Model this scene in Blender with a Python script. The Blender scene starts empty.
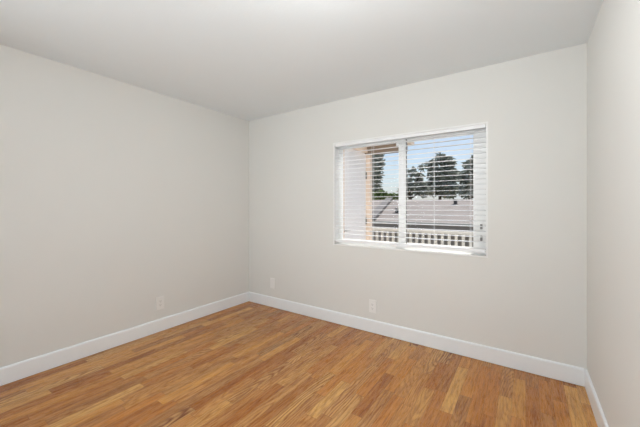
import bpy, bmesh, math, random
from mathutils import Vector, Matrix

C = bpy.context.scene
col = C.collection
PI = math.pi

# ------------------------------------------------------------------ camera
F = 301.5                       # focal length in pixels (640 wide)
YAW = math.radians(34.304)
EYE = 1.28
cam_d = bpy.data.cameras.new('camera')
cam = bpy.data.objects.new('camera', cam_d)
col.objects.link(cam)
cam.location = (0, 0, EYE)
cam.rotation_euler = (PI / 2, 0, YAW)
cam_d.sensor_fit = 'HORIZONTAL'
cam_d.sensor_width = 36
cam_d.lens = 36 * F / 640
cam_d.shift_y = -6.9 / 640
cam_d.clip_start = 0.02
cam_d.clip_end = 500
C.camera = cam

# ------------------------------------------------------------------ exposure
C.view_settings.view_transform = 'Standard'
C.view_settings.look = 'None'
C.view_settings.gamma = 1
C.view_settings.exposure = 0
C.view_settings.use_curve_mapping = False

# ------------------------------------------------------------------ sky
W = bpy.data.worlds.new('sky')
C.world = W
W.use_nodes = True
wt = W.node_tree
wt.nodes.clear()
wo = wt.nodes.new('ShaderNodeOutputWorld')
bg = wt.nodes.new('ShaderNodeBackground')
sky = wt.nodes.new('ShaderNodeTexSky')
sky.sky_type = 'NISHITA'
sky.sun_disc = False
sky.sun_elevation = math.radians(60)
sky.sun_rotation = math.radians(7)
sky.air_density = 1.0
sky.dust_density = 1.5
sc_ = wt.nodes.new('ShaderNodeVectorMath'); sc_.operation = 'SCALE'
sc_.inputs['Scale'].default_value = 0.135
tc = wt.nodes.new('ShaderNodeTexCoord')
mp = wt.nodes.new('ShaderNodeMapping'); mp.inputs['Scale'].default_value = (3, 3, 7)
nz = wt.nodes.new('ShaderNodeTexNoise'); nz.inputs['Scale'].default_value = 1.2; nz.inputs['Detail'].default_value = 5
rm = wt.nodes.new('ShaderNodeMapRange'); rm.inputs[1].default_value = 0.42; rm.inputs[2].default_value = 0.75
rm.inputs[3].default_value = 0.25; rm.inputs[4].default_value = 0.9
mx = wt.nodes.new('ShaderNodeMix'); mx.data_type = 'RGBA'
mx.inputs[7].default_value = (0.70, 0.80, 0.94, 1)
wt.links.new(tc.outputs['Generated'], mp.inputs['Vector'])
wt.links.new(mp.outputs['Vector'], nz.inputs['Vector'])
wt.links.new(nz.outputs[0], rm.inputs[0])
wt.links.new(sky.outputs[0], sc_.inputs[0])
wt.links.new(sc_.outputs[0], mx.inputs[6])
wt.links.new(rm.outputs[0], mx.inputs[0])
wt.links.new(mx.outputs[2], bg.inputs['Color'])
bg.inputs['Strength'].default_value = 1.0
wt.links.new(bg.outputs[0], wo.inputs['Surface'])

# ------------------------------------------------------------------ sun
sd = bpy.data.lights.new('sun', 'SUN')
sd.energy = 6.0
sd.angle = math.radians(0.6)
sd.color = (1.0, 0.94, 0.86)
sun = bpy.data.objects.new('sun', sd)
col.objects.link(sun)
sun.rotation_euler = Vector((0.10, 0.78, 1.35)).to_track_quat('Z', 'Y').to_euler()
sun.location = (-4, 12, 20)

# ------------------------------------------------------------------ room sizes
XL, XR, YB, YF, H = -3.098, 0.359, 2.833, -1.25, 2.44
WX0, WX1, WZ0, WZ1 = -1.752, -0.257, 0.858, 1.981      # window opening
DX0, DX1, DZ0, DZ1 = -0.56, 0.26, 0.0, 2.04           # made-up doorway behind the camera, opened for a fill light
TH = 0.15

# daylight: added area lights at two made-up openings behind the camera
def fill_light(name, loc, size, target, watts, spread):
    d = bpy.data.lights.new(name, 'AREA')
    d.shape = 'RECTANGLE'
    d.size, d.size_y = size
    d.spread = math.radians(spread)
    d.energy = watts
    d.color = (0.90, 0.97, 1.0)
    o = bpy.data.objects.new(name, d)
    col.objects.link(o)
    o.location = loc
    o.rotation_euler = (Vector(loc) - Vector(target)).to_track_quat('Z', 'Y').to_euler()
fill_light('right_rear_fill', (-0.15, YF + 0.02, 1.2), (0.78, 1.6), (-2.9, 2.3, 1.5), 8.5, 90)  # added fill aimed at the far left corner
fill_light('left_rear_fill', (-2.3, YF + 0.02, 1.2), (0.78, 1.6), (0.3, 2.0, 2.2), 21, 120)  # added fill aimed across at the right wall

# ------------------------------------------------------------------ added ceiling lamp's place (its light is made with the lamp)
LAMP = (-0.55, 0.82, 2.17)
LAMP_W = 24.5

# ------------------------------------------------------------------ material helpers
class NT:
    """small wrapper to write node trees as expressions"""
    def __init__(s, name):
        s.m = bpy.data.materials.new(name)
        s.m.use_nodes = True
        s.t = s.m.node_tree
        s.b = s.t.nodes['Principled BSDF']
        s.out = s.t.nodes['Material Output']
    def new(s, typ): return s.t.nodes.new(typ)
    def put(s, sock, v):
        if hasattr(v, 'links') or isinstance(v, bpy.types.NodeSocket): s.t.links.new(v, sock)
        else: sock.default_value = v
    def math(s, op, a, b=None, c=None):
        n = s.new('ShaderNodeMath'); n.operation = op
        s.put(n.inputs[0], a)
        if b is not None: s.put(n.inputs[1], b)
        if c is not None: s.put(n.inputs[2], c)
        return n.outputs[0]
    def comb(s, x, y, z):
        n = s.new('ShaderNodeCombineXYZ')
        for i, v in enumerate((x, y, z)): s.put(n.inputs[i], v)
        return n.outputs[0]
    def pos(s):
        g = s.new('ShaderNodeTexCoord')
        x = s.new('ShaderNodeSeparateXYZ')
        s.t.links.new(g.outputs['Object'], x.inputs[0])
        return g.outputs['Object'], x.outputs[0], x.outputs[1], x.outputs[2]
    def noise(s, vec, scale, detail=2, rough=0.5, dist=0.0):
        n = s.new('ShaderNodeTexNoise')
        s.put(n.inputs['Vector'], vec)
        n.inputs['Scale'].default_value = scale
        n.inputs['Detail'].default_value = detail
        n.inputs['Roughness'].default_value = rough
        n.inputs['Distortion'].default_value = dist
        return n.outputs[0]
    def white(s, vec):
        n = s.new('ShaderNodeTexWhiteNoise'); n.noise_dimensions = '3D'
        s.put(n.inputs['Vector'], vec)
        return n.outputs['Value']
    def remap(s, v, a, b, c, d):
        n = s.new('ShaderNodeMapRange')
        s.put(n.inputs[0], v)
        for i, k in enumerate((a, b, c, d)): s.put(n.inputs[i + 1], k)
        return n.outputs[0]
    def ramp(s, v, stops):
        n = s.new('ShaderNodeValToRGB')
        s.put(n.inputs[0], v)
        e = n.color_ramp.elements
        while len(e) < len(stops): e.new(0.5)
        for i, (p, c) in enumerate(stops):
            e[i].position = p; e[i].color = (*c, 1)
        return n.outputs[0]
    def mix(s, f, a, b, mode='MIX'):
        n = s.new('ShaderNodeMix'); n.data_type = 'RGBA'; n.blend_type = mode
        s.put(n.inputs[0], f)
        s.put(n.inputs[6], (*a, 1) if isinstance(a, tuple) else a)
        s.put(n.inputs[7], (*b, 1) if isinstance(b, tuple) else b)
        return n.outputs[2]
    def bump(s, h, strength, dist=0.001):
        n = s.new('ShaderNodeBump')
        s.put(n.inputs['Height'], h)
        n.inputs['Strength'].default_value = strength
        n.inputs['Distance'].default_value = dist
        s.t.links.new(n.outputs[0], s.b.inputs['Normal'])

def speckled(name, c, rough=0.6, var=0.06, scale=8, bump=0.0, bscale=120, bdist=0.001, spec=0.5):
    n = NT(name)
    p, x, y, z = n.pos()
    f = n.noise(p, scale, 4)
    lo = tuple(k * (1 - var) for k in c); hi = tuple(min(1, k * (1 + var)) for k in c)
    n.put(n.b.inputs['Base Color'], n.mix(f, lo, hi))
    n.b.inputs['Roughness'].default_value = rough
    n.b.inputs['Specular IOR Level'].default_value = spec
    if bump: n.bump(n.noise(p, bscale, 3), bump, bdist)
    return n.m

M = {}
M['wall'] = speckled('wall_paint', (0.79, 0.778, 0.745), 0.75, 0.008, 3, 0.30, 90, 0.0012, 0.25)
M['ceiling'] = speckled('ceiling_paint', (0.885, 0.93, 0.955), 0.85, 0.008, 3, 0.4, 60, 0.0015, 0.2)
M['trim'] = speckled('trim_paint', (0.91, 0.93, 0.945), 0.35, 0.008, 4)
M['vinyl'] = speckled('white_vinyl', (0.90, 0.895, 0.88), 0.35, 0.01, 10)
M['blind'] = speckled('white_slat', (0.92, 0.92, 0.93), 0.4, 0.01, 14)
M['plate'] = speckled('white_plastic', (0.88, 0.865, 0.84), 0.35, 0.005, 30)
M['slot'] = speckled('dark_slot', (0.22, 0.21, 0.20), 0.6, 0.05, 50)
M['grey_metal'] = speckled('grey_metal', (0.25, 0.24, 0.23), 0.4, 0.05, 40)
M['door_paint'] = speckled('door_paint', (0.88, 0.84, 0.83), 0.5, 0.01, 5)
M['jamb_paint'] = speckled('beige_paint', (0.86, 0.69, 0.56), 0.6, 0.02, 6)
M['stucco'] = speckled('stucco', (0.72, 0.62, 0.53), 0.9, 0.04, 9, 0.5, 70, 0.003)
M['brown_wood'] = speckled('brown_wood', (0.25, 0.19, 0.14), 0.7, 0.1, 10)
M['rail_paint'] = speckled('cream_paint', (0.62, 0.59, 0.54), 0.6, 0.02, 12)
M['concrete'] = speckled('concrete', (0.68, 0.66, 0.63), 0.9, 0.1, 5)
M['house_wall'] = speckled('house_wall', (0.36, 0.31, 0.27), 0.9, 0.06, 3)
M['house_trim'] = speckled('house_trim', (0.62, 0.58, 0.54), 0.7, 0.03, 5)
M['dark_trim'] = speckled('dark_trim', (0.30, 0.26, 0.24), 0.8, 0.1, 5)
M['vent'] = speckled('vent_metal', (0.10, 0.09, 0.09), 0.6, 0.1, 9)
M['ground'] = speckled('dry_ground', (0.22, 0.21, 0.16), 0.95, 0.25, 0.8)
M['bark'] = speckled('bark', (0.10, 0.08, 0.06), 0.9, 0.25, 12)

def leaf_mat(name, a, b):
    n = NT(name)
    p, x, y, z = n.pos()
    n.put(n.b.inputs['Base Color'], n.mix(n.noise(p, 1.3, 3), a, b))
    n.b.inputs['Roughness'].default_value = 0.7
    return n.m
M['leaf_dark'] = leaf_mat('leaf_grey_green', (0.26, 0.28, 0.22), (0.48, 0.49, 0.44))
M['leaf_green'] = leaf_mat('leaf_bright_green', (0.14, 0.20, 0.06), (0.36, 0.44, 0.18))

def roof_mat():
    n = NT('roof_shingle')
    p, x, y, z = n.pos()
    row = n.math('FLOOR', n.math('MULTIPLY', y, 5.0))
    colm = n.math('FLOOR', n.math('ADD', n.math('MULTIPLY', x, 3.0), n.math('MULTIPLY', row, 0.37)))
    w = n.white(n.comb(row, colm, 0.0))
    big = n.noise(p, 0.6, 3)
    c = n.mix(w, (0.25, 0.225, 0.215), (0.31, 0.28, 0.27))
    c = n.mix(n.math('MULTIPLY', big, 0.4), c, (0.20, 0.18, 0.17))
    n.put(n.b.inputs['Base Color'], c)
    n.b.inputs['Roughness'].default_value = 0.95
    n.b.inputs['Specular IOR Level'].default_value = 0.1
    return n.m
M['roof'] = roof_mat()

def glass_mat():
    n = NT('window_glass')
    tr = n.new('ShaderNodeBsdfTransparent'); tr.inputs[0].default_value = (0.97, 0.98, 0.98, 1)
    gl = n.new('ShaderNodeBsdfGlossy'); gl.inputs['Roughness'].default_value = 0.02
    fr = n.new('ShaderNodeFresnel'); fr.inputs['IOR'].default_value = 1.06
    mxs = n.new('ShaderNodeMixShader')
    n.t.links.new(fr.outputs[0], mxs.inputs[0])
    n.t.links.new(tr.outputs[0], mxs.inputs[1])
    n.t.links.new(gl.outputs[0], mxs.inputs[2])
    n.t.links.new(mxs.outputs[0], n.out.inputs['Surface'])
    return n.m
M['glass'] = glass_mat()

def floor_mat():
    n = NT('oak_strip_floor')
    p, x, y, z = n.pos()
    SW = 0.0745
    xs = n.math('DIVIDE', x, SW)
    row = n.math('FLOOR', xs)
    u = n.math('SUBTRACT', n.math('SUBTRACT', xs, row), 0.5)          # -.5 .. .5 across a strip
    r1 = n.white(n.comb(row, 3.1, 0.0))
    r2 = n.white(n.comb(row, 7.7, 1.0))
    L = n.remap(r1, 0, 1, 0.42, 0.85)
    ys = n.math('ADD', n.math('DIVIDE', y, L), n.math('MULTIPLY', r2, 17.0))
    blk = n.math('FLOOR', ys)
    v = n.math('SUBTRACT', ys, blk)
    def rnd(k): return n.white(n.comb(row, blk, k))
    a, b, c, d, e = (rnd(k + 0.5) for k in range(5))
    # growth rings: a log cut at a low angle
    off = n.math('MULTIPLY', d, 31.0)
    wob = n.noise(n.comb(n.math('MULTIPLY', x, 9.0), n.math('ADD', n.math('MULTIPLY', y, 2.2), off), off), 1.0, 2)
    wob = n.math('SUBTRACT', wob, 0.5)
    u0 = n.remap(a, 0, 1, -0.95, 0.95)
    ux = n.math('MULTIPLY', n.math('SUBTRACT', u, u0), SW)
    h = n.math('ADD', n.math('MULTIPLY', n.math('SUBTRACT', v, n.remap(b, 0, 1, -0.3, 1.3)), n.remap(c, 0, 1, 0.03, 0.10)),
               n.math('MULTIPLY', wob, 0.085))
    dd = n.math('SQRT', n.math('ADD', n.math('MULTIPLY', ux, ux), n.math('ADD', n.math('MULTIPLY', h, h), 0.00002)))
    ring = n.math('SINE', n.math('MULTIPLY', dd, n.remap(e, 0, 1, 300, 560)))
    ring = n.remap(ring, -0.7, 1.0, 0.0, 1.0)
    ring = n.math('POWER', ring, 1.6)
    pore = n.noise(n.comb(n.math('MULTIPLY', x, 420.0), n.math('MULTIPLY', y, 14.0), off), 1.0, 3, 0.65)
    broad = n.noise(n.comb(n.math('MULTIPLY', x, 26.0), n.math('ADD', n.math('MULTIPLY', y, 2.5), off), off), 1.0, 3)
    tone = n.ramp(rnd(9.5), [(0.0, (0.38, 0.118, 0.016)), (0.30, (0.48, 0.164, 0.023)), (0.62, (0.565, 0.210, 0.034)),
                             (0.86, (0.64, 0.280, 0.058)), (1.0, (0.76, 0.39, 0.105))])
    dark = n.mix(1.0, tone, (0.45, 0.33, 0.26), 'MULTIPLY')
    lite = n.mix(0.55, tone, (0.80, 0.52, 0.22))
    amt = n.remap(rnd(12.5), 0.25, 1.0, 0.10, 1.0)
    cc = n.mix(n.math('MULTIPLY', ring, amt), lite, dark)
    cc = n.mix(n.math('SUBTRACT', 1.0, amt), cc, tone)
    cc = n.mix(n.remap(pore, 0.50, 0.75, 0, 0.40), cc, dark)
    cc = n.mix(n.remap(broad, 0.45, 0.8, 0, 0.5), cc, dark)
    streak = n.noise(n.comb(n.math('MULTIPLY', x, 60.0), n.math('ADD', n.math('MULTIPLY', y, 5.0), off), off), 1.0, 4, 0.7, 0.4)
    cc = n.mix(n.remap(streak, 0.48, 0.68, 0, 0.72), cc, dark)
    cc = n.mix(n.remap(streak, 0.48, 0.28, 0, 0.40), cc, lite)
    # joints
    ju = n.math('GREATER_THAN', n.math('ABSOLUTE', u), 0.488)
    ve = n.math('MULTIPLY', n.math('MINIMUM', v, n.math('SUBTRACT', 1.0, v)), L)
    jv = n.math('LESS_THAN', ve, 0.0012)
    j = n.math('MAXIMUM', ju, jv)
    cc = n.mix(n.math('MULTIPLY', j, 0.45), cc, (0.10, 0.045, 0.016))
    n.put(n.b.inputs['Base Color'], cc)
    n.put(n.b.inputs['Roughness'], n.remap(pore, 0.3, 0.8, 0.24, 0.34))
    n.b.inputs['Specular IOR Level'].default_value = 0.5
    n.bump(n.math('SUBTRACT', n.math('MULTIPLY', pore, 0.3), j), 0.12, 0.0006)
    return n.m
M['floor'] = floor_mat()

# ------------------------------------------------------------------ mesh helpers
def box(bm, x0, x1, y0, y1, z0, z1, bev=0.0):
    r = bmesh.ops.create_cube(bm, size=1.0, matrix=Matrix.Translation(((x0 + x1) / 2, (y0 + y1) / 2, (z0 + z1) / 2)) @
                              Matrix.Diagonal((x1 - x0, y1 - y0, z1 - z0, 1)))
    if bev:
        es = {e for v in r['verts'] for e in v.link_edges}
        bmesh.ops.bevel(bm, geom=list(es), offset=bev, segments=2, affect='EDGES', profile=0.7)

def rod(bm, a, b, r, seg=10, r2=None):
    a, b = Vector(a), Vector(b)
    q = (b - a).to_track_quat('Z', 'Y').to_matrix().to_4x4()
    bmesh.ops.create_cone(bm, cap_ends=True, segments=seg, radius1=r, radius2=r if r2 is None else r2,
                          depth=(b - a).length, matrix=Matrix.Translation((a + b) / 2) @ q)

def prism(bm, pts, off):
    """closed polygon pts (3-D) pushed by vector off"""
    off = Vector(off)
    lo = [bm.verts.new(Vector(p)) for p in pts]
    hi = [bm.verts.new(Vector(p) + off) for p in pts]
    k = len(pts)
    bm.faces.new(lo); bm.faces.new(hi[::-1])
    for i in range(k): bm.faces.new((lo[i], hi[i], hi[(i + 1) % k], lo[(i + 1) % k]))

def obj(name, bm, mat, parent=None, label=None, smooth=False):
    me = bpy.data.meshes.new(name)
    bmesh.ops.recalc_face_normals(bm, faces=bm.faces)
    bm.to_mesh(me); bm.free()
    if smooth:
        for f in me.polygons: f.use_smooth = True
    me.materials.append(mat)
    o = bpy.data.objects.new(name, me)
    col.objects.link(o)
    if parent:
        o.parent = parent
        o.matrix_parent_inverse = Matrix.Identity(4)
        o.location = -parent.location if parent.parent is None else (0, 0, 0)
    if label: o['label'] = label
    return o

def struct(name, bm, mat, label=None):
    o = obj(name, bm, mat)
    o['kind'] = 'structure'
    if label: o['label'] = label
    return o

def thing(name, loc, label, cat, group=None, kind=None):
    o = bpy.data.objects.new(name, None)
    o.empty_display_size = 0.1
    col.objects.link(o)
    o.location = loc
    if label: o['label'] = label
    if cat: o['category'] = cat
    if group: o['group'] = group
    if kind: o['kind'] = kind
    return o

def B(): return bmesh.new()

def ray(px): return math.tan(math.atan((px - 320) / F) - YAW)
def at(px, py, Y):
    """point of the place at distance Y in front of the back wall's own axis, seen in that direction"""
    x = ray(px) * Y
    d = -x * math.sin(YAW) + Y * math.cos(YAW)
    return Vector((x, Y, EYE - (py - 206.6) / F * d))

# ------------------------------------------------------------------ room shell
bm = B(); box(bm, XL - TH, XR + TH, YF - TH, YB + TH, -0.2, 0)
struct('floor', bm, M['floor'], 'oak strip floor in orange brown tones')
bm = B(); box(bm, XL - TH, XR + TH, YF - TH, YB + TH, H, H + 0.2)
struct('ceiling', bm, M['ceiling'], 'plain white ceiling')
bm = B(); box(bm, XL - TH, XL, YF - TH, YB + TH, 0, H)
struct('wall_left', bm, M['wall'], 'plain off white wall on the left')
bm = B(); box(bm, XR, XR + TH, YF - TH, YB + TH, 0, H)
struct('wall_right', bm, M['wall'], 'plain off white wall at the right edge')

def holed_wall(x0, x1, y0, y1, holes):
    bm = B()
    x = x0
    for hx0, hx1, hz0, hz1 in holes:
        box(bm, x, hx0, y0, y1, 0, H)
        if hz0 > 0: box(bm, hx0, hx1, y0, y1, 0, hz0)
        box(bm, hx0, hx1, y0, y1, hz1, H)
        x = hx1
    box(bm, x, x1, y0, y1, 0, H)
    return bm
struct('wall_back', holed_wall(XL, XR, YB, YB + TH, [(WX0, WX1, WZ0, WZ1)]), M['wall'], 'off white wall with the window')
struct('wall_front', holed_wall(XL, XR, YF - TH, YF, [(-2.7, -1.9, 0.4, 2.04), (DX0, DX1, DZ0, DZ1)]), M['wall'])  # unseen wall; both openings are made up to hold the fill lights

BH, BT = 0.13, 0.014
def baseboard(name, a, b, inward, label):
    """profile: flat board with an eased top edge"""
    a, b, inw = Vector(a), Vector(b), Vector(inward)
    prof = [(0, 0), (BT, 0), (BT, BH - 0.012), (BT - 0.003, BH - 0.004), (BT - 0.008, BH), (0, BH)]
    bm = B()
    prism(bm, [a + inw * p + Vector((0, 0, max(q, 0.004))) for p, q in prof], b - a)
    struct(name, bm, M['trim'], label)
baseboard('baseboard_left', (XL, YF, 0), (XL, YB, 0), (1, 0, 0), 'white baseboard along the left wall')
baseboard('baseboard_back', (XL + BT, YB, 0), (XR - BT, YB, 0), (0, -1, 0), 'white baseboard under the window wall')
baseboard('baseboard_right', (XR, YF, 0), (XR, YB, 0), (-1, 0, 0), 'white baseboard along the right wall')

# ------------------------------------------------------------------ window_1 (horizontal slider)
win = thing('window_1', ((WX0 + WX1) / 2, YB + 0.1, WZ0), 'white vinyl sliding window with two panes', None, kind='structure')
bm = B()
t = 0.014
box(bm, WX0, WX0 + t, YB - 0.002, YB + 0.085, WZ0, WZ1)
box(bm, WX1 - t, WX1, YB - 0.002, YB + 0.085, WZ0, WZ1)
box(bm, WX0 + t, WX1 - t, YB - 0.002, YB + 0.085, WZ1 - t, WZ1)
obj('jamb_liner', bm, M['vinyl'], win)
bm = B(); box(bm, WX0 + t, WX1 - t, YB - 0.006, YB + 0.085, WZ0, WZ0 + 0.012, 0.002)
obj('window_sill', bm, M['vinyl'], win)
def frame_bm(x0, x1, z0, z1, y0, y1, w, wb=None, bev=0.003):
    wb = wb or w
    bm = B()
    box(bm, x0, x0 + w, y0, y1, z0, z1, bev)
    box(bm, x1 - w, x1, y0, y1, z0, z1, bev)
    box(bm, x0 + w - .001, x1 - w + .001, y0 + .001, y1 - .001, z1 - wb, z1, bev)
    box(bm, x0 + w - .001, x1 - w + .001, y0 + .001, y1 - .001, z0, z0 + wb, bev)
    return bm
obj('window_frame', frame_bm(WX0, WX1, WZ0, WZ1, YB + 0.085, YB + 0.148, 0.026, 0.028), M['vinyl'], win)
fx0, fx1, fz0, fz1 = WX0 + 0.026, WX1 - 0.026, WZ0 + 0.028, WZ1 - 0.028
def sash(name, x0, x1, y0, y1, wl, wr, label):
    bm = B()
    zb = 0.036
    box(bm, x0, x0 + wl, y0, y1, fz0, fz1, .003)
    box(bm, x1 - wr, x1, y0, y1, fz0, fz1, .003)
    box(bm, x0 + wl, x1 - wr, y0 + .002, y1 - .002, fz0, fz0 + zb, .002)
    box(bm, x0 + wl, x1 - wr, y0 + .002, y1 - .002, fz1 - zb, fz1, .002)
    s = obj(name, bm, M['vinyl'], win, label)
    ym = (y0 + y1) / 2
    bm = B(); box(bm, x0 + wl - .004, x1 - wr + .004, ym - .002, ym + .002, fz0 + zb - .004, fz1 - zb + .004)
    obj('glass_pane', bm, M['glass'], s)
    return s
XM = -1.022
s1 = sash('sliding_sash', fx0, XM + 0.046, YB + 0.088, YB + 0.112, 0.036, 0.070, 'sliding sash in front, with a latch')
s2 = sash('fixed_sash', XM - 0.03, fx1, YB + 0.118, YB + 0.142, 0.076, 0.098, 'fixed sash behind')
bm = B(); box(bm, XM + 0.045, XM + 0.052, YB + 0.100, YB + 0.117, fz0 + .01, fz1 - .01)
obj('weather_strip', bm, M['grey_metal'], s1, 'dark grey strip')
bm = B(); box(bm, XM - 0.045, XM - 0.012, YB + 0.076, YB + 0.089, 1.885, 1.925, .003)
obj('sash_stop', bm, M['vinyl'], s1)
for z in (1.105, 1.005):
    bm = B(); box(bm, fx1 - 0.044, fx1 - 0.026, YB + 0.104, YB + 0.119, z - 0.022 if z > 1 else z - .012, z + 0.022 if z > 1 else z + .012, .003)
    obj('latch', bm, M['grey_metal'], s2, 'grey latch')

# ------------------------------------------------------------------ blind
bl = thing('window_blind', ((WX0 + WX1) / 2, YB + 0.04, WZ1 - 0.01),
           'white horizontal slatted blind lowered with open slats inside the window recess', 'blind')
bx0, bx1 = WX0 + 0.019, WX1 - 0.018
bm = B(); box(bm, bx0, bx1, YB + 0.006, YB + 0.062, WZ1 - 0.044, WZ1 - 0.014, 0.003)
obj('headrail', bm, M['blind'], bl)
PITCH = 0.0442
zt, zbm = WZ1 - 0.072, WZ0 + 0.085
ns = int((zt - zbm) / PITCH) + 1
yc, hw = YB + 0.034, 0.025
bm = B()
NSEG = 6
TILT = math.radians(3)
for i in range(ns):
    zc = zt - i * PITCH
    up, dn = [], []
    for k in range(NSEG + 1):
        s = -1 + 2 * k / NSEG
        cr = 0.0022 * (1 - s * s)
        yy = yc + s * hw * math.cos(TILT)
        zz = zc + s * hw * math.sin(TILT) + cr
        up.append((yy, zz + 0.0012)); dn.append((yy, zz - 0.0012))
    prof = up + dn[::-1]
    prism(bm, [(bx0, a, b) for a, b in prof], (bx1 - bx0, 0, 0))
obj('slats', bm, M['blind'], bl)
bm = B(); box(bm, bx0, bx1, yc - 0.026, yc + 0.026, WZ0 + 0.036, WZ0 + 0.064, 0.004)
br = obj('bottom_rail', bm, M['blind'], bl)
lad_x = [-0.391 - 0.3025 * k for k in range(5)]
for lx in lad_x:
    bm = B()
    for yy in (yc - hw - 0.001, yc + hw + 0.001):
        rod(bm, (lx, yy, WZ0 + 0.064), (lx, yy, WZ1 - 0.044), 0.0009, 6)
    rod(bm, (lx + 0.004, yc, WZ0 + 0.064), (lx + 0.004, yc, WZ1 - 0.044), 0.0007, 6)
    for i in range(ns):
        zc = zt - i * PITCH
        rod(bm, (lx, yc - hw - 0.001, zc - 0.002 - hw * math.sin(TILT)), (lx, yc + hw + 0.001, zc - 0.002 + hw * math.sin(TILT)), 0.0006, 5)
    obj('ladder_cord', bm, M['blind'], bl)

# ------------------------------------------------------------------ added ceiling lamp, out of view, placed to suit the walls' brightness
lp = thing('added_ceiling_lamp', (LAMP[0], LAMP[1], H), 'white glass globe lamp added out of view, close under the ceiling', 'lamp')
bm = B(); rod(bm, (LAMP[0], LAMP[1], H - 0.025), (LAMP[0], LAMP[1], H), 0.07, 32)
obj('canopy', bm, M['trim'], lp)
bm = B(); rod(bm, (LAMP[0], LAMP[1], LAMP[2] + 0.10), (LAMP[0], LAMP[1], H - 0.025), 0.012, 16)
obj('stem', bm, M['grey_metal'], lp)
bm = B(); bmesh.ops.create_uvsphere(bm, u_segments=40, v_segments=20, radius=0.11, matrix=Matrix.Translation(LAMP))
n = NT('lit_globe')
n.b.inputs['Base Color'].default_value = (0.9, 0.9, 0.9, 1)
n.b.inputs['Emission Color'].default_value = (0.95, 0.985, 1.0, 1)
n.b.inputs['Emission Strength'].default_value = LAMP_W / (PI * 4 * PI * 0.11 ** 2)
obj('globe', bm, n.m, lp, smooth=True)

# ------------------------------------------------------------------ wall plates
def plate(kind, name, origin, right, out, label):
    """built in the wall's own axes: right along the wall, out into the room"""
    R, O, Z = Vector(right), Vector(out), Vector((0, 0, 1))
    base = Vector(origin)
    t = thing(name, base, label, 'blank plate' if kind == 'blank' else 'outlet', 'wall plates near the floor')
    mat = Matrix((R, -O, Z)).transposed().to_4x4()      # local x=right, y=into wall, z=up
    def fin(nm, bm, m, parent, lab=None):
        bmesh.ops.transform(bm, matrix=mat, verts=bm.verts)
        me_o = obj(nm, bm, m, None, lab)
        me_o.parent = parent
        return me_o
    w, h = (0.066, 0.130) if kind == 'blank' else (0.080, 0.130)
    bm = B(); box(bm, -w / 2, w / 2, -0.0075, 0, -h / 2, h / 2, 0.003)
    pl = fin('cover_plate', bm, M['plate'], t)
    if kind == 'duplex':
        for zc in (0.0195, -0.0195):
            bm = B(); box(bm, -0.017, 0.017, -0.010, -0.004, zc - 0.0145, zc + 0.0145, 0.002)
            rc = fin('receptacle', bm, M['plate'], t)
            bm = B()
            box(bm, -0.0080, -0.0055, -0.0105, -0.0098, zc - 0.002, zc + 0.008)
            box(bm, 0.0055, 0.0080, -0.0105, -0.0098, zc - 0.002, zc + 0.007)
            rod(bm, (0, -0.0105, zc - 0.0075), (0, -0.0098, zc - 0.0075), 0.0026, 10)
            fin('slot', bm, M['slot'], rc, 'dark slots')
        bm = B(); rod(bm, (0, -0.0088, 0), (0, -0.0055, 0), 0.003, 12)
        fin('screw', bm, M['plate'], t)
    else:
        for zc in (0.030, -0.030):
            bm = B(); rod(bm, (0, -0.0088, zc), (0, -0.0055, zc), 0.003, 12)
            fin('screw', bm, M['plate'], t)
    return t
plate('duplex', 'wall_outlet', (XL, 1.63, 0.292), (0, 1, 0), (1, 0, 0),
      'white two socket outlet plate low on the left wall')
plate('duplex', 'wall_outlet', (-1.283, YB, 0.268), (1, 0, 0), (0, -1, 0),
      'white two socket outlet plate low on the wall under the window')
plate('blank', 'wall_plate', (-2.665, YB, 0.304), (1, 0, 0), (0, -1, 0),
      'narrow white blank plate near the room corner, above the baseboard left of the window')

# ------------------------------------------------------------------ outside: walkway, wing wall with door, porch roof
bm = B(); box(bm, -60, 45, YB + 0.3, 90, -3.1, -2.9)
struct('ground', bm, M['ground'])
bm = B(); box(bm, -2.3, 3.0, YB + TH + 0.01, 4.95, -0.25, -0.05)
struct('walkway_slab', bm, M['concrete'])

WXW = -2.0                              # face of the wing wall
DY0, DY1, DZT = 3.49, 4.24, 2.10        # door leaf
bm = B()
box(bm, WXW - 0.16, WXW, YB + TH + 0.005, DY0 - 0.05, -0.05, 2.6)
box(bm, WXW - 0.16, WXW, DY1 + 0.005, 4.35, -0.05, 2.6)
box(bm, WXW - 0.16, WXW, DY0 - 0.05, DY1 + 0.005, DZT + 0.05, 2.6)
struct('wall_porch', bm, M['jamb_paint'])
dr = thing('door_1', (WXW, (DY0 + DY1) / 2, -0.05), 'white outside door with a lever handle seen through the blind', None, kind='structure')
bm = B(); box(bm, WXW - 0.08, WXW - 0.035, DY0, DY1, -0.05, DZT, .002)
for z0, z1 in ((0.10, 0.85), (1.10, 1.95)):
    box(bm, WXW - 0.036, WXW - 0.030, DY0 + 0.13, DY1 - 0.13, z0, z1, .003)
leaf = obj('door_leaf', bm, M['door_paint'], dr)
bm = B()
box(bm, WXW - 0.12, WXW + 0.012, DY0 - 0.05, DY0 - 0.003, -0.05, DZT + 0.05)
box(bm, WXW - 0.12, WXW + 0.03, DY1 + 0.003, DY1 + 0.09, -0.05, DZT + 0.05)
box(bm, WXW - 0.12, WXW + 0.012, DY0 - 0.003, DY1 + 0.003, DZT + 0.003, DZT + 0.05)
obj('door_frame', bm, M['jamb_paint'], dr, 'beige frame')
bm = B()
rod(bm, (WXW - 0.035, DY0 + 0.065, 0.955), (WXW - 0.029, DY0 + 0.065, 0.955), 0.026, 20)
rod(bm, (WXW - 0.03, DY0 + 0.065, 0.955), (WXW + 0.015, DY0 + 0.065, 0.955), 0.009, 12)
rod(bm, (WXW + 0.012, DY0 + 0.06, 0.955), (WXW + 0.012, DY0 + 0.17, 0.955), 0.008, 12)
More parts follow.
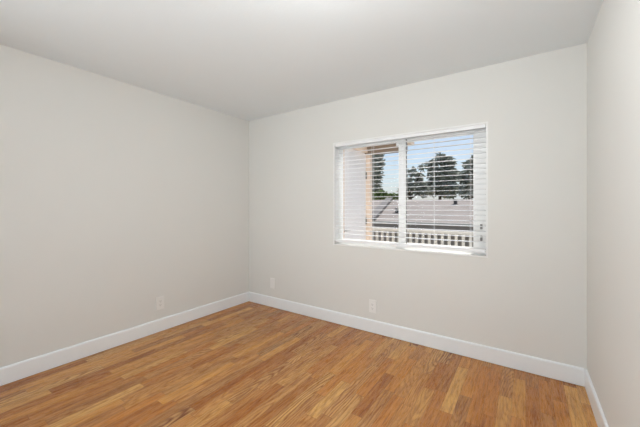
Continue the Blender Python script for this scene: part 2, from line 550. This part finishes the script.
obj('door_handle', bm, M['grey_metal'], leaf, 'grey lever handle')
for z in (1.755, 1.06, 0.2):
    bm = B(); rod(bm, (WXW - 0.026, DY1 - 0.008, z - 0.05), (WXW - 0.026, DY1 - 0.008, z + 0.05), 0.010, 12)
    obj('hinge', bm, M['slot'], leaf, 'dark hinge')

pr = thing('porch_roof', (-1.8, 4.3, 2.09), 'short brown porch roof edge above the outside door', 'roof')
for k in range(3):
    bm = B(); box(bm, -2.16, -1.50 , 4.20 + 0.02 * k + 0.14 * k, 4.27 + 0.16 * k, 2.085 + .02 * k, 2.25)
    obj('rafter', bm, M['brown_wood'], pr)
bm = B(); box(bm, -2.25, -1.46, 4.05, 4.80, 2.25, 2.30)
obj('roof_deck', bm, M['jamb_paint'], pr, 'beige boards')
bm = B(); box(bm, -2.16, -2.05, 4.36, 4.47, -0.05, 2.085)
obj('post', bm, M['jamb_paint'], pr)

# ------------------------------------------------------------------ railing
RY = 4.82
rl = thing('balcony_railing', (-0.6, RY, -0.05), 'cream railing with upright pickets along the walkway outside the window', 'railing')
rx0, rx1 = -2.25, 0.35
bm = B(); box(bm, rx0, rx1, RY - 0.045, RY + 0.045, 0.87, 0.91, .004)
obj('top_rail', bm, M['rail_paint'], rl)
bm = B(); box(bm, rx0, rx1, RY - 0.02, RY + 0.02, 0.04, 0.08)
obj('bottom_rail', bm, M['rail_paint'], rl)
n = int((rx1 - rx0) / 0.0965)
for i in range(n):
    xx = rx0 + 0.05 + i * 0.0965
    bm = B(); box(bm, xx - 0.019, xx + 0.019, RY - 0.019, RY + 0.019, 0.08, 0.87)
    obj('picket', bm, M['rail_paint'], rl)
for xx in (rx0 - 0.04, rx1 + 0.045):
    bm = B(); box(bm, xx - 0.045, xx + 0.045, RY - 0.045, RY + 0.045, -0.05, 1.0)
    obj('railing_post', bm, M['rail_paint'], rl)

# ------------------------------------------------------------------ neighbouring house
EY, RYY = 10.0, 14.5
hz = thing('neighbor_house', (1.5, 12.2, -2.9), 'low house with a shallow grey brown shingle roof, nearest beyond the railing', 'house')
ez, rz = at(440, 223.0, EY).z, at(440, 199.6, RYY).z
xe0, xr0, xe1 = ray(371.5) * EY, ray(390) * RYY, 9.0
bm = B()
prism(bm, [(xe0, EY, ez), (xe1, EY, ez), (xe1, RYY, rz), (xr0, RYY, rz)], (0, 0, -0.12))
prism(bm, [(xr0, RYY + .002, rz), (xe1, RYY + .002, rz), (xe1, RYY + 4.5, ez), (xe0, RYY + 4.5, ez)], (0, 0, -0.12))
obj('roof', bm, M['roof'], hz)
bm = B()
d = Vector((xr0 - xe0, RYY - EY, rz - ez)); L = d.length
prism(bm, [(xe0 - 0.20, EY, ez + 0.13), (xe0 + 0.14, EY, ez + 0.13), (xr0 + 0.14, RYY, rz + 0.13), (xr0 - 0.20, RYY, rz + 0.13)], (0, 0, -0.36))
obj('rake_board', bm, M['vent'], hz, 'edge board coloured dark as if in shade')  # dark colour puts the far side's shade into the board
bm = B(); box(bm, xe0, xe1, EY - 0.03, EY, ez - 0.26, ez - 0.01)
obj('fascia', bm, M['dark_trim'], hz, 'dark fascia')
bm = B(); box(bm, xe0, xe1, EY - 0.13, EY - 0.03, ez - 0.06, ez + 0.01)
obj('gutter', bm, M['house_trim'], hz, 'pale gutter')
bm = B(); box(bm, xe0 + 0.5, xe1 - 0.5, EY + 0.6, RYY + 3.9, -2.9, ez - 0.13)
obj('wall', bm, M['house_wall'], hz)
for px, py in ((397, 212.5), (455.5, 204)):
    # where the sight line meets the roof slope
    k = (rz - ez) / (RYY - EY)
    best = min((abs(at(px, py, EY + q * 0.01).z - (ez + k * q * 0.01)), q) for q in range(450))[1]
    p = at(px, py, EY + best * 0.01)
    bm = B(); rod(bm, (p.x, p.y, p.z - 0.05), (p.x, p.y, p.z + 0.14), 0.07, 14)
    rod(bm, (p.x, p.y, p.z + 0.13), (p.x, p.y, p.z + 0.19), 0.12, 14, 0.05)
    obj('roof_vent', bm, M['vent'], hz, 'dark roof vent')

h2 = thing('far_house', (-9, 19, -2.9), 'farther house roof, seen left behind the diagonal dark roof edge', 'house')
e2, r2_ = at(380, 217, 17).z, at(380, 199.8, 23).z
bm = B()
prism(bm, [(-16, 17, e2), (-7.2, 17, e2), (-7.2, 23, r2_), (-16, 23, r2_)], (0, 0, -0.12))
prism(bm, [(-16, 23.002, r2_), (-7.2, 23.002, r2_), (-7.2, 25, r2_ - 0.4), (-16, 25, r2_ - 0.4)], (0, 0, -0.12))
obj('roof', bm, M['roof'], h2)
bm = B(); box(bm, -15.5, -7.6, 17.6, 24.6, -2.9, e2 - 0.13)
obj('wall', bm, M['house_wall'], h2)

# ------------------------------------------------------------------ trees
def foliage_bm(blobs, n, size, rng):
    """leaf clusters spread through the crown blobs (centre, radii)"""
    bm = B()
    tot = sum(r[0] * r[1] * r[2] for _, r in blobs)
    for c, r in blobs:
        k = max(8, int(n * r[0] * r[1] * r[2] / tot))
        for _ in range(k):
            while True:
                q = Vector((rng.uniform(-1, 1), rng.uniform(-1, 1), rng.uniform(-1, 1)))
                if 0.10 < q.length_squared < 1: break
            p = Vector(c) + Vector((q.x * r[0], q.y * r[1], q.z * r[2]))
            s = size * rng.uniform(0.6, 1.3)
            m = Matrix.Translation(p) @ Matrix.Rotation(rng.uniform(0, 6.28), 4, 'Z') @ Matrix.Rotation(rng.uniform(-1.2, 1.2), 4, 'X') @ Matrix.Rotation(rng.uniform(0, 6.28), 4, 'Z')
            pts = [(-s, 0, 0), (-.3 * s, .42 * s, .12 * s), (.5 * s, .33 * s, .1 * s), (s, 0, -.1 * s), (.5 * s, -.33 * s, .1 * s), (-.3 * s, -.42 * s, .12 * s)]
            vs = [bm.verts.new(m @ Vector(v)) for v in pts]
            bm.faces.new((vs[0], vs[3], vs[2], vs[1])); bm.faces.new((vs[0], vs[5], vs[4], vs[3]))
    return bm

def tree(name, base, blobs, n, size, mat, label, cat, seed, group='trees behind the houses', bough=True):
    rng = random.Random(seed)
    t = thing(name, base, label, cat, group)
    obj('foliage', foliage_bm(blobs, n, size, rng), mat, t)
    bm = B()
    top = max(blobs, key=lambda q: q[0][2])[0]
    low = min(q[0][2] for q in blobs)
    fork = Vector((base[0], base[1], max(base[2] + 0.5, low - 0.6)))
    rod(bm, base, fork, 0.22 if bough else 0.06, 10, 0.15 if bough else 0.05)
    for c, r in blobs:
        rod(bm, fork - Vector((0, 0, 0.1)), Vector(c), 0.10 if bough else 0.04, 7, 0.03)
    obj('trunk', bm, M['bark'], t)
    return t

def blobs(specs, Y):
    """(px, py, half width px, half height px) seen at distance Y -> crown blobs with true depth"""
    out = []
    for i, (px, py, w, h) in enumerate(specs):
        p = at(px, py, Y + ((i * 37) % 5 - 2) * 0.25)
        d = -p.x * math.sin(YAW) + p.y * math.cos(YAW)
        out.append((p, (w / F * d * 1.0, w / F * d * 1.0, h / F * d)))
    return out
def stem(px, Y): 
    x = ray(px) * Y
    return (x, Y, -2.9)
GZ = -2.9
tree('grey_green_tree', stem(374, 29), blobs([(375, 162, 9, 10), (379, 158, 5, 7), (370, 175, 9, 13), (378, 176, 5, 9), (375, 190, 8, 8), (366, 160, 8, 12)], 29),
     1500, 0.30, M['leaf_dark'], 'tall dark tree behind the far house, left of the bare sky gap', 'tree', 1)
tree('grey_green_tree', stem(410, 28.5), blobs([(407, 180, 5, 6), (412, 172, 4, 5), (419, 178, 5, 6), (414, 188, 8, 6), (405, 192, 7, 6), (422, 168, 3, 4), (423, 190, 7, 8)], 28.5),
     900, 0.25, M['leaf_dark'], 'thin airy tree with sky gaps, just right of the window mullion', 'tree', 2)
tree('grey_green_tree', stem(440, 33.5), blobs([(432, 166, 6, 6), (441, 159, 6, 6), (448, 163, 7, 7), (437, 175, 9, 8), (450, 176, 9, 9), (434, 188, 9, 9), (449, 190, 10, 9)], 33.5),
     2600, 0.28, M['leaf_dark'], 'dense dark tree, tallest above the shingle roof', 'tree', 3)
tree('grey_green_tree', stem(470, 28.5), blobs([(468, 166, 5, 6), (475, 163, 6, 7), (466, 178, 8, 8), (476, 178, 9, 10), (468, 191, 9, 8), (484, 172, 9, 14), (482, 190, 10, 9)], 28.5),
     2300, 0.26, M['leaf_dark'], 'dense dark tree at the right edge of the window view', 'tree', 4)
tree('garden_bush', stem(377, 26), blobs([(374, 196, 6, 4), (382, 195, 6, 4), (378, 199, 8, 4)], 26),
     700, 0.22, M['leaf_green'], 'bright green bush above the far roof, nearest the beige door frame', 'bush', 5, 'bushes behind the roofs')
tree('garden_bush', stem(396, 30.5), blobs([(392, 196.5, 4, 3.5), (398, 197, 4, 3), (396, 200, 6, 4)], 30.5),
     600, 0.22, M['leaf_green'], 'low green bush above the roofs under the open sky gap', 'bush', 6, 'bushes behind the roofs')
